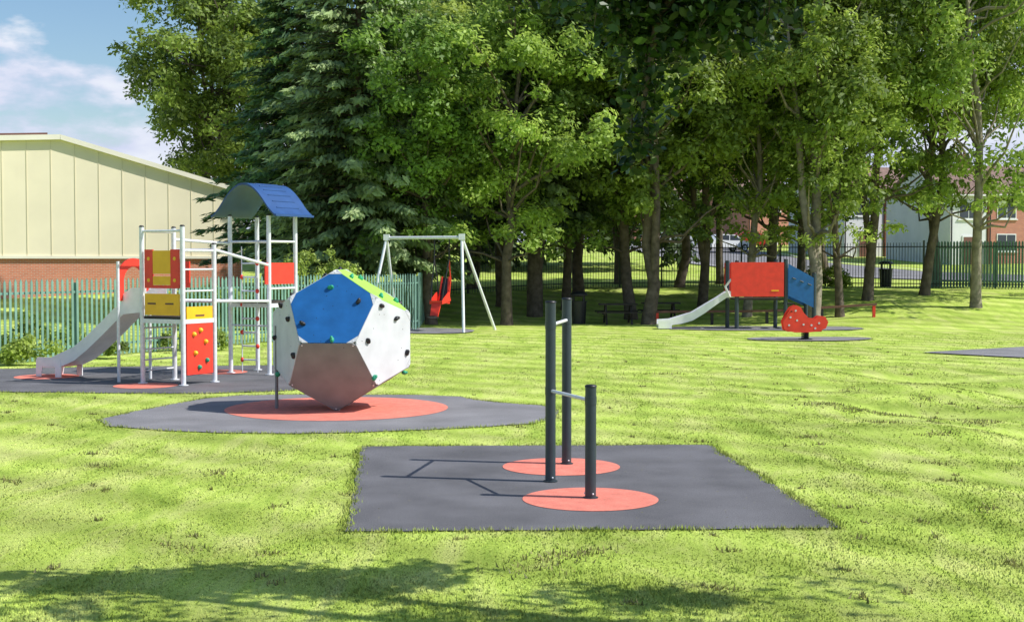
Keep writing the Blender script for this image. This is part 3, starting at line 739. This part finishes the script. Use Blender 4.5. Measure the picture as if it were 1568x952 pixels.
# ------------------------------------------------------------------ swing
b = MB(); aL = Vector((-4.2, 46.0, 3.08)); aR = Vector((-1.64, 44.9, 3.08))
b.tube([aL, aR], .055, 'galv', 14)
for p in (aL, aR):
    b.box(p.x - .1, p.x + .1, p.y - .1, p.y + .1, p.z - .08, p.z + .12, 'galv')
for a, g in ((aL, (-4.78, 45.0)), (aL, (-3.95, 47.0)), (aR, (-1.55, 43.9)), (aR, (-.57, 46.0))):
    b.tube([a, (g[0], g[1], 0)], .05, 'galv', 12)
cS = aL.lerp(aR, .74); bd = (aR - aL).normalized(); fd = Vector((bd.y, -bd.x, 0)).normalized()
if fd.y > 0: fd = -fd
Wc = lambda u, f, z: Vector((cS.x, cS.y, 0)) + bd * u + fd * f + Vector((0, 0, z))
for sg in (-1, 1):
    b.tube([Wc(.27 * sg, 0, 3.05), Wc(.27 * sg, .02, 2.3)], .022, 'black', 6)
    b.tube([Wc(.27 * sg, .02, 2.35), Wc(.24 * sg, -.15, 1.7), Wc(.2 * sg, -.12, 1.15)], .024, 'red' if sg > 0 else 'black', 8)
    b.tube([Wc(.27 * sg, .02, 2.35), Wc(.23 * sg, .3, 1.5), Wc(.2 * sg, .42, 1.0)], .022, 'black', 8)
    b.prism([Wc(.2 * sg, -.2, 1.0), Wc(.2 * sg, .45, .9), Wc(.2 * sg, .45, 1.02), Wc(.2 * sg, -.05, 1.3)], bd * .03 * sg, 'red')
b.prism([Wc(-.19, -.16, 1.0), Wc(.19, -.16, 1.0), Wc(.15, -.34, 1.75), Wc(-.15, -.34, 1.75)], fd * .05, 'black')
for sg in (-1, 1): b.prism([Wc(.19 * sg, -.10, 1.0), Wc(.14 * sg, -.10, 1.0), Wc(.10 * sg, -.28, 1.8), Wc(.15 * sg, -.28, 1.8)], fd * .03, 'red')
b.prism([Wc(-.19, -.2, .9), Wc(.19, -.2, .9), Wc(.19, .45, .95), Wc(-.19, .45, .95)], (0, 0, .07), 'red')
b.prism([Wc(-.17, .42, .95), Wc(.17, .42, .95), Wc(.14, .62, .5), Wc(-.14, .62, .5)], -fd * .05, 'red')
b.prism([Wc(-.15, .55, .45), Wc(.15, .55, .45), Wc(.15, .85, .5), Wc(-.15, .85, .5)], (0, 0, .04), 'black')
b.build("accessible_swing")

# ------------------------------------------------------------------ fences
def palisade(name, pts, ht, k, sp_=.155, w=.068, z_off=0):
    b = MB()
    for i in range(len(pts) - 1):
        a = Vector(pts[i] + (0,)); c = Vector(pts[i + 1] + (0,)); ln = (c - a).length; d = (c - a) / ln; nn = Vector((d.y, -d.x, 0)); n = int(ln / sp_)
        for j in range(n):
            p = a + d * (j * sp_); z = h1(p.x, p.y) + z_off + random.uniform(-.015, .015)
            q = [p + Vector((0, 0, z + .04)), p + d * w + Vector((0, 0, z + .04)), p + d * w + Vector((0, 0, z + ht - .07)), p + d * w / 2 + Vector((0, 0, z + ht)), p + Vector((0, 0, z + ht - .07))]
            b.prism(q, nn * .012, k)
        m_ = int(ln / 2.7) + 1
        for j in range(m_ + 1):
            p = a + d * min(ln, j * 2.7) - nn * .09; z = h1(p.x, p.y) + z_off
            b.box(p.x - .04, p.x + .04, p.y - .04, p.y + .04, z - .2, z + ht - .1, k)
            if j < m_:
                p2 = a + d * min(ln, (j + 1) * 2.7) - nn * .03; p1 = p + nn * .06; z2 = h1(p2.x, p2.y) + z_off
                for zz in (.3, ht - .32): b.beam((p1.x, p1.y, z + zz), (p2.x, p2.y, z2 + zz), .03, .05, k)
    return b.build(name)
palisade("palisade_fence", [(-13.6, 26.0), (-11.5, 30), (-3.15, 46)], 1.9, 'fgreen')
palisade("palisade_fence", [(-3.15, 46), (-3.6, 60)], 1.9, 'fgreen')
palisade("palisade_fence", [(18.8, 61.5), (27, 58.5), (36, 56)], 2.1, 'fgreen', .13, .09)
b = MB(); pts = [(-3.6, 60), (3, 63.5), (9, 64.5), (14, 62.5), (18, 60), (26, 56.5), (34, 54)]
for i in range(len(pts) - 1):
    a = Vector(pts[i] + (0,)); c = Vector(pts[i + 1] + (0,)); ln = (c - a).length; d = (c - a) / ln; n = int(ln / .13)
    for j in range(n):
        p = a + d * j * .13; z = h1(p.x, p.y); b.box(p.x - .011, p.x + .011, p.y - .011, p.y + .011, z, z + 2.0, 'railblk')
    n = int(ln / 2.4) + 1
    for j in range(n):
        p = a + d * ln * j / n; p2 = a + d * ln * (j + 1) / n; z = h1(p.x, p.y); z2 = h1(p2.x, p2.y)
        b.box(p.x - .035, p.x + .035, p.y - .035, p.y + .035, z - .1, z + 2.1, 'railblk')
        for zz in (.2, 1.82): b.beam((p.x, p.y, z + zz), (p2.x, p2.y, z2 + zz), .03, .045, 'railblk')
b.build("metal_railing_fence")

# ------------------------------------------------------------------ hall building (left)
b = MB(); xr = 7.9
b.box(-14, xr, 0, 13, -1, 2.5, 'brick')
b.prism([(-14, -.06, 2.5), (xr + .04, -.06, 2.5), (xr + .04, -.06, 5.36), (0, -.06, 7.6), (-14, -.06, 6.9)], (0, 13.1, 0), 'cream')
for i in range(22):
    x = -13.4 + i * 1.0
    zt = 7.6 - x * .2835 if x > 0 else 7.6 + x * .05
    b.box(x - .012, x + .012, -.08, -.061, 2.56, zt - .04, 'creamdk')
b.box(-14, xr + .06, -.12, -.062, 2.42, 2.54, 'trim')
b.prism([(0, -.3, 7.58), (xr + .35, -.3, 5.28), (xr + .35, -.3, 5.48), (0, -.3, 7.80)], (0, 13.6, 0), 'trim')
b.prism([(-14.3, -.3, 6.87), (-.01, -.3, 7.58), (-.01, -.3, 7.80), (-14.3, -.3, 7.08)], (0, 13.6, 0), 'trim')
b.prism([(-14.3, .2, 7.12), (-.5, .2, 7.80), (-.5, .2, 7.9), (-14.3, .2, 7.22)], (0, 1, 0), 'brown')
o = b.build("sports_hall"); o.location = (-19.7, 60, 0); o.rotation_euler = (0, 0, math.radians(22))

# ------------------------------------------------------------------ houses
def house(x, y, w, wall, ridge=2.2, ht=5.0, dep=8, rot=0):
    b = MB(); ox, oy = x, y; z = 0; x = 0; y = 0
    b.box(x, x + w, y, y + dep, z - .5, z + ht, wall)
    b.prism([(x - .25, y - .35, z + ht), (x + w + .25, y - .35, z + ht), (x + w + .25, y + dep / 2, z + ht + ridge), (x - .25, y + dep / 2, z + ht + ridge)], (0, .0, .15), 'tile')
    b.prism([(x - .25, y + dep + .35, z + ht), (x + w + .25, y + dep + .35, z + ht), (x + w + .25, y + dep / 2 + .01, z + ht + ridge), (x - .25, y + dep / 2 + .01, z + ht + ridge)], (0, .0, .15), 'tile')
    for xx in (x, x + w - .1): b.prism([(xx, y, z + ht), (xx, y + dep, z + ht), (xx, y + dep / 2, z + ht + ridge - .02)], (.1, 0, 0), wall)
    b.box(x + .3, x + 1.0, y + dep / 2 - .35, y + dep / 2 + .35, z + ht + ridge - .5, z + ht + ridge + .9, 'brick2')
    for k in (0, 1): b.tube([(x + .5 + k * .3, y + dep / 2, z + ht + ridge + .9), (x + .5 + k * .3, y + dep / 2, z + ht + ridge + 1.2)], .1, 'brown', 8)
    nw = max(1, int(w / 2.8))
    for fl, zz in enumerate((z + 1.0, z + 3.3)):
        for i in range(nw):
            cx = x + w * (i + .5) / nw
            if fl == 0 and i == nw - 1:
                b.box(cx - .5, cx + .5, y - .06, y - .003, z + .1, z + 2.15, 'wframe'); b.box(cx - .4, cx + .4, y - .08, y - .061, z + .12, z + 2.05, 'brown'); continue
            b.box(cx - .8, cx + .8, y - .05, y - .003, zz, zz + 1.25, 'wframe')
            b.box(cx - .72, cx - .04, y - .07, y - .051, zz + .08, zz + 1.17, 'glass'); b.box(cx + .04, cx + .72, y - .07, y - .051, zz + .08, zz + 1.17, 'glass')
            b.box(cx - .9, cx + .9, y - .1, y - .003, zz - .08, zz, 'wframe')
    b.beam((x - .2, y - .42, z + ht - .03), (x + w + .2, y - .42, z + ht - .03), .1, .1, 'wframe')
    b.tube([(x + .1, y - .08, z), (x + .1, y - .08, z + ht)], .05, 'black', 6)
    o = b.build("terraced_house"); o.location = (ox, oy, h1(ox, oy) - .1); o.rotation_euler = (0, 0, rot)
house(25.6, 106, 3.6, 'render', rot=.35); house(29.1, 107.2, 4.2, 'brick2', rot=.35); house(30.6, 96, 3.0, 'render', rot=.3); house(33.6, 96.9, 6, 'brick2', rot=.3); house(39.8, 98.9, 6, 'brick2', rot=.3)
house(13.2, 150, 6, 'brick2', rot=.3); house(19.4, 152, 6.5, 'render', rot=.3); house(22, 128, 5.5, 'brick2', 2.0, 4.6, rot=.4)

def car(x, y, rot, k):
    b = MB()
    pf = [(-2.0, .35), (2.0, .35), (2.08, .6), (1.95, .85), (1.15, .95), (.5, 1.4), (-.9, 1.45), (-1.7, 1.0), (-2.03, .9), (-2.08, .6)]
    b.prism([(p, -.82, q) for p, q in pf], (0, 1.64, 0), k)
    for sd in (-.826, .822):
        b.prism([(.95, sd, .95), (.42, sd, 1.33), (-.2, sd, 1.36), (-.2, sd, .95)], (0, .004, 0), 'glass'); b.prism([(-.28, sd, .95), (-.28, sd, 1.36), (-.85, sd, 1.37), (-1.45, sd, 1.0)], (0, .004, 0), 'glass')
    b.prism([(1.13, -.7, .97), (1.13, .7, .97), (.53, .65, 1.395), (.53, -.65, 1.395)], (.02, 0, .02), 'glass')
    for wx in (-1.25, 1.3):
        for sd in (-.86, .7): b.tube([(wx, sd, .33), (wx, sd + .16, .33)], .33, 'tyre', 16); b.tube([(wx, sd - .01, .33), (wx, sd + .17, .33)], .19, 'galv', 12)
    o = b.build("parked_car", .03); o.location = (x, y, h1(x, y) + .06); o.rotation_euler = (0, 0, rot)
car(17.6, 113, .5, 'carw'); car(20.5, 118, .2, 'carr'); car(14.6, 122, .1, 'carw')

# ------------------------------------------------------------------ bins, picnic tables, low rail
def bin_(x, y, s=1.0):
    b = MB(); z = h1(x, y)
    b.tube([(x, y, z), (x, y, z + .8 * s)], [.26 * s, .3 * s], 'black', 18); b.tube([(x, y, z + .8 * s), (x, y, z + .84 * s)], .33 * s, 'black', 18)
    for a in (.6, 2.2, 3.8, 5.4): b.tube([(x + .27 * s * math.cos(a), y + .27 * s * math.sin(a), z + .83 * s), (x + .27 * s * math.cos(a), y + .27 * s * math.sin(a), z + 1.05 * s)], .03, 'black', 6)
    b.tube([(x, y, z + 1.05 * s), (x, y, z + 1.09 * s)], .34 * s, 'black', 18); b.dome((x, y, z + 1.09 * s), .32 * s, 'black', .12 * s, 18)
    b.build("litter_bin")
bin_(2.45, 50.5); bin_(17.3, 63.5, 1.0)
def picnic(x, y, w=1.8):
    b = MB(); z = h1(x, y)
    b.box(x, x + w, y - .38, y + .38, z + .7, z + .75, 'wood')
    for s in (-.85, .6): b.box(x - .1, x + w + .1, y + s, y + s + .26, z + .42, z + .46, 'wood')
    for xx in (x + .2, x + w - .28):
        b.beam((xx + .04, y - .75, z), (xx + .04, y - .2, z + .7), .07, .07, 'wood'); b.beam((xx + .04, y + .75, z), (xx + .04, y + .2, z + .7), .07, .07, 'wood')
        b.box(xx - .045, xx - .003, y - .8, y + .8, z + .34, z + .42, 'wood')
    b.build("picnic_table")
picnic(3.2, 50.5, 1.4); picnic(4.9, 51.6, 1.4)
b = MB()
for x in (5.3, 7.3, 9.3, 11.3, 13.2):
    z = h1(x, 50); b.box(x - .05, x + .05, 49.95, 50.05, z - .1, z + .42, 'red' if x in (5.3, 13.2) else 'black')
for i, (x0, x1) in enumerate(((5.2, 9.3), (9.3, 13.3))): b.beam((x0, 50, h1(x0, 50) + .46), (x1, 50, h1(x1, 50) + .46), .12, .08, 'brown')
b.build("balance_rail")

# ------------------------------------------------------------------ near tree with overhanging boughs
rng = np.random.default_rng(31); rd = random.Random(31)
e = bpy.data.objects.new("broadleaf_tree", None); COL.objects.link(e)
b = MB(); tx, ty = 8.6, 6.0
b.tube([(tx, ty, -.2), (tx, ty, .3), (tx - .1, ty, 2), (tx - .1, ty + .1, 4.5), (tx, ty, 9)], [.42, .32, .28, .24, .08], 'bark', 14)
def bough(pts, r):
    b.tube(pts, [r * (1 - .8 * i / (len(pts) - 1)) for i in range(len(pts))], 'bark', 8, False)
bough([(8.5, 6.1, 3.9), (6.5, 7.0, 5.2), (4, 7.8, 5.5), (2.2, 8.5, 5.0), (1.3, 8.9, 4.3), (.95, 9.0, 3.9), (.86, 9.05, 3.3)], .08)
bough([(8.5, 6.1, 4.4), (6, 7.6, 5.9), (3.5, 8.6, 5.6), (1.0, 9.2, 5.0), (.1, 9.2, 4.3)], .08)
bough([(8.5, 6.0, 4.2), (5.5, 6.5, 5.6), (2, 7.2, 5.4), (-.5, 7.6, 5.0)], .08)
tw = []
def spray(c, r, nl, ls=.03): tw.append((np.array(c, float), r, nl, ls))
for i in range(16):
    t = i / 15; spray((.98 - .16 * t + .07 * math.sin(i * 2), 9.05, 4.05 - 1.1 * t), .19 - .12 * t, int(64 - 38 * t))
for i in range(40): spray((rd.uniform(.5, 1.65), rd.uniform(8.8, 9.2), rd.uniform(3.86, 4.3)), .16, 60)
for i in range(7): spray((rd.uniform(.68, .98), 9.1, rd.uniform(3.4, 3.9)), .11, 30)
for i in range(9): spray((rd.uniform(1.1, 1.6), 9.1, rd.uniform(3.70, 3.9)), .11, 32)
for i in range(8): spray((rd.uniform(.0, .42), 9.2, rd.uniform(4.0, 4.2)), .1, 28)
for i in range(44):
    x = rd.uniform(-1.2, 5.6); y = rd.uniform(5.8, 8.15); spray((x, y, rd.uniform(4.9, 6.2)), .34, 100, .045)
for i in range(24): spray((rd.uniform(2.3, 4.1), rd.uniform(8.5, 9.3), rd.uniform(4.7, 5.2)), .2, 90, .045)
for i in range(7): spray((rd.uniform(5.1, 5.9), rd.uniform(8.2, 8.7), rd.uniform(4.7, 5.1)), .17, 70, .045)
for i in range(50): spray((tx + rd.gauss(0, 1.3), ty + rd.gauss(0, 1.3) - 1.2, rd.uniform(5, 9.5)), .5, 80, .05)
Cs = []; Ns = []; Sz = []; Sh = []
for c, r, nl, ls in tw:
    P = c + rng.normal(size=(nl, 3)) * r * np.array([.75, .75, .6]); Cs.append(P)
    Ns.append(rng.normal(size=(nl, 3)) * .7 + np.array([0, -.2, .7])); Sz.append(ls * (1 + .66 * rng.random(nl))); Sh.append(np.clip(rng.random() * .4 + rng.random(nl) * .6, 0, 1))
    if r < .3:
        b.tube([tuple(c + np.array([.0, 0, r])), tuple(c), tuple(c + np.array([rd.uniform(-.1, .1), 0, -r * .8]))], [.007, .005, .002], 'bark', 4, False)
C = np.concatenate(Cs); Nn = np.concatenate(Ns); Sz = np.concatenate(Sz)
Nn /= np.linalg.norm(Nn, axis=1, keepdims=True); r_ = rng.normal(size=C.shape) + np.array([0, 0, -.8]); t_ = r_ - Nn * np.sum(r_ * Nn, 1, keepdims=True); t_ /= np.linalg.norm(t_, axis=1, keepdims=True)
bb = np.cross(Nn, t_); s = Sz[:, None]
V = np.stack([C - t_ * s, C - t_ * s * .45 + bb * s * .5, C + t_ * s * .3 + bb * s * .52, C + t_ * s, C + t_ * s * .3 - bb * s * .52, C - t_ * s * .45 - bb * s * .5], 1)
me = fastmesh("crown", V, 6, np.concatenate(Sh), [LEAF['near']])
o = bpy.data.objects.new("crown", me); COL.objects.link(o); o.parent = e
b.build("trunk_and_limbs", parent=e)

# ------------------------------------------------------------------ light, sky, camera
S = Vector((1, -.2, 1.07)).normalized()
sun = bpy.data.lights.new("sun", 'SUN'); sun.energy = 5.0; sun.angle = math.radians(.5); sun.color = (1, .97, .92)
so = bpy.data.objects.new("sun", sun); COL.objects.link(so); so.rotation_euler = S.to_track_quat('Z', 'Y').to_euler()
w = bpy.data.worlds.new("World"); scene.world = w; w.use_nodes = True; nt = w.node_tree; N = nt.nodes; L = nt.links
bg = N["Background"]; sky = N.new("ShaderNodeTexSky"); sky.sky_type = 'NISHITA'; sky.sun_disc = False
sky.sun_elevation = math.asin(S.z); sky.sun_rotation = math.atan2(S.x, S.y)
tc = N.new("ShaderNodeTexCoord"); mp = N.new("ShaderNodeMapping"); mp.inputs["Scale"].default_value = (1, 1, 2.4)
nz = N.new("ShaderNodeTexNoise"); nz.inputs["Scale"].default_value = 7; nz.inputs["Detail"].default_value = 9; nz.inputs["Roughness"].default_value = .55
L.new(tc.outputs["Generated"], mp.inputs[0]); L.new(mp.outputs[0], nz.inputs[0])
sx = N.new("ShaderNodeSeparateXYZ"); L.new(tc.outputs["Generated"], sx.inputs[0])
ma = N.new("ShaderNodeMath"); ma.operation = 'MULTIPLY_ADD'; ma.inputs[1].default_value = -2.2; ma.inputs[2].default_value = .36
L.new(sx.outputs[2], ma.inputs[0])
mc = N.new("ShaderNodeMath"); mc.operation = 'MAXIMUM'; mc.inputs[1].default_value = -.10; L.new(ma.outputs[0], mc.inputs[0])
ad = N.new("ShaderNodeMath"); ad.operation = 'ADD'; L.new(nz.outputs["Fac"], ad.inputs[0]); L.new(mc.outputs[0], ad.inputs[1])
rp = N.new("ShaderNodeValToRGB"); rp.color_ramp.elements[0].position = .52; rp.color_ramp.elements[1].position = .60
L.new(ad.outputs[0], rp.inputs[0])
n5 = N.new("ShaderNodeTexNoise"); n5.inputs["Scale"].default_value = 14; n5.inputs["Detail"].default_value = 6; L.new(mp.outputs[0], n5.inputs[0])
r5 = N.new("ShaderNodeValToRGB"); r5.color_ramp.elements[0].position = .35; r5.color_ramp.elements[1].position = .62
r5.color_ramp.elements[0].color = (4.1, 4.5, 6.2, 1); r5.color_ramp.elements[1].color = (6.0, 6.3, 7.0, 1); L.new(n5.outputs["Fac"], r5.inputs[0])
hsk = N.new("ShaderNodeHueSaturation"); hsk.inputs["Saturation"].default_value = 1.2; L.new(sky.outputs[0], hsk.inputs["Color"])
mx = N.new("ShaderNodeMixRGB"); L.new(rp.outputs[0], mx.inputs[0]); L.new(hsk.outputs[0], mx.inputs[1]); L.new(r5.outputs[0], mx.inputs[2])
L.new(mx.outputs[0], bg.inputs[0]); bg.inputs[1].default_value = .14
cam = bpy.data.cameras.new("camera"); cam.sensor_width = 36; cam.lens = 36 * 2100 / 1568; cam.clip_end = 4000; cam.clip_start = .1
co = bpy.data.objects.new("camera", cam); COL.objects.link(co); co.location = (0, 0, 2.3); co.rotation_euler = (math.radians(90 - 2.07), 0, 0)
scene.camera = co
scene.view_settings.view_transform = 'Standard'; scene.view_settings.look = 'None'; scene.view_settings.exposure = 0
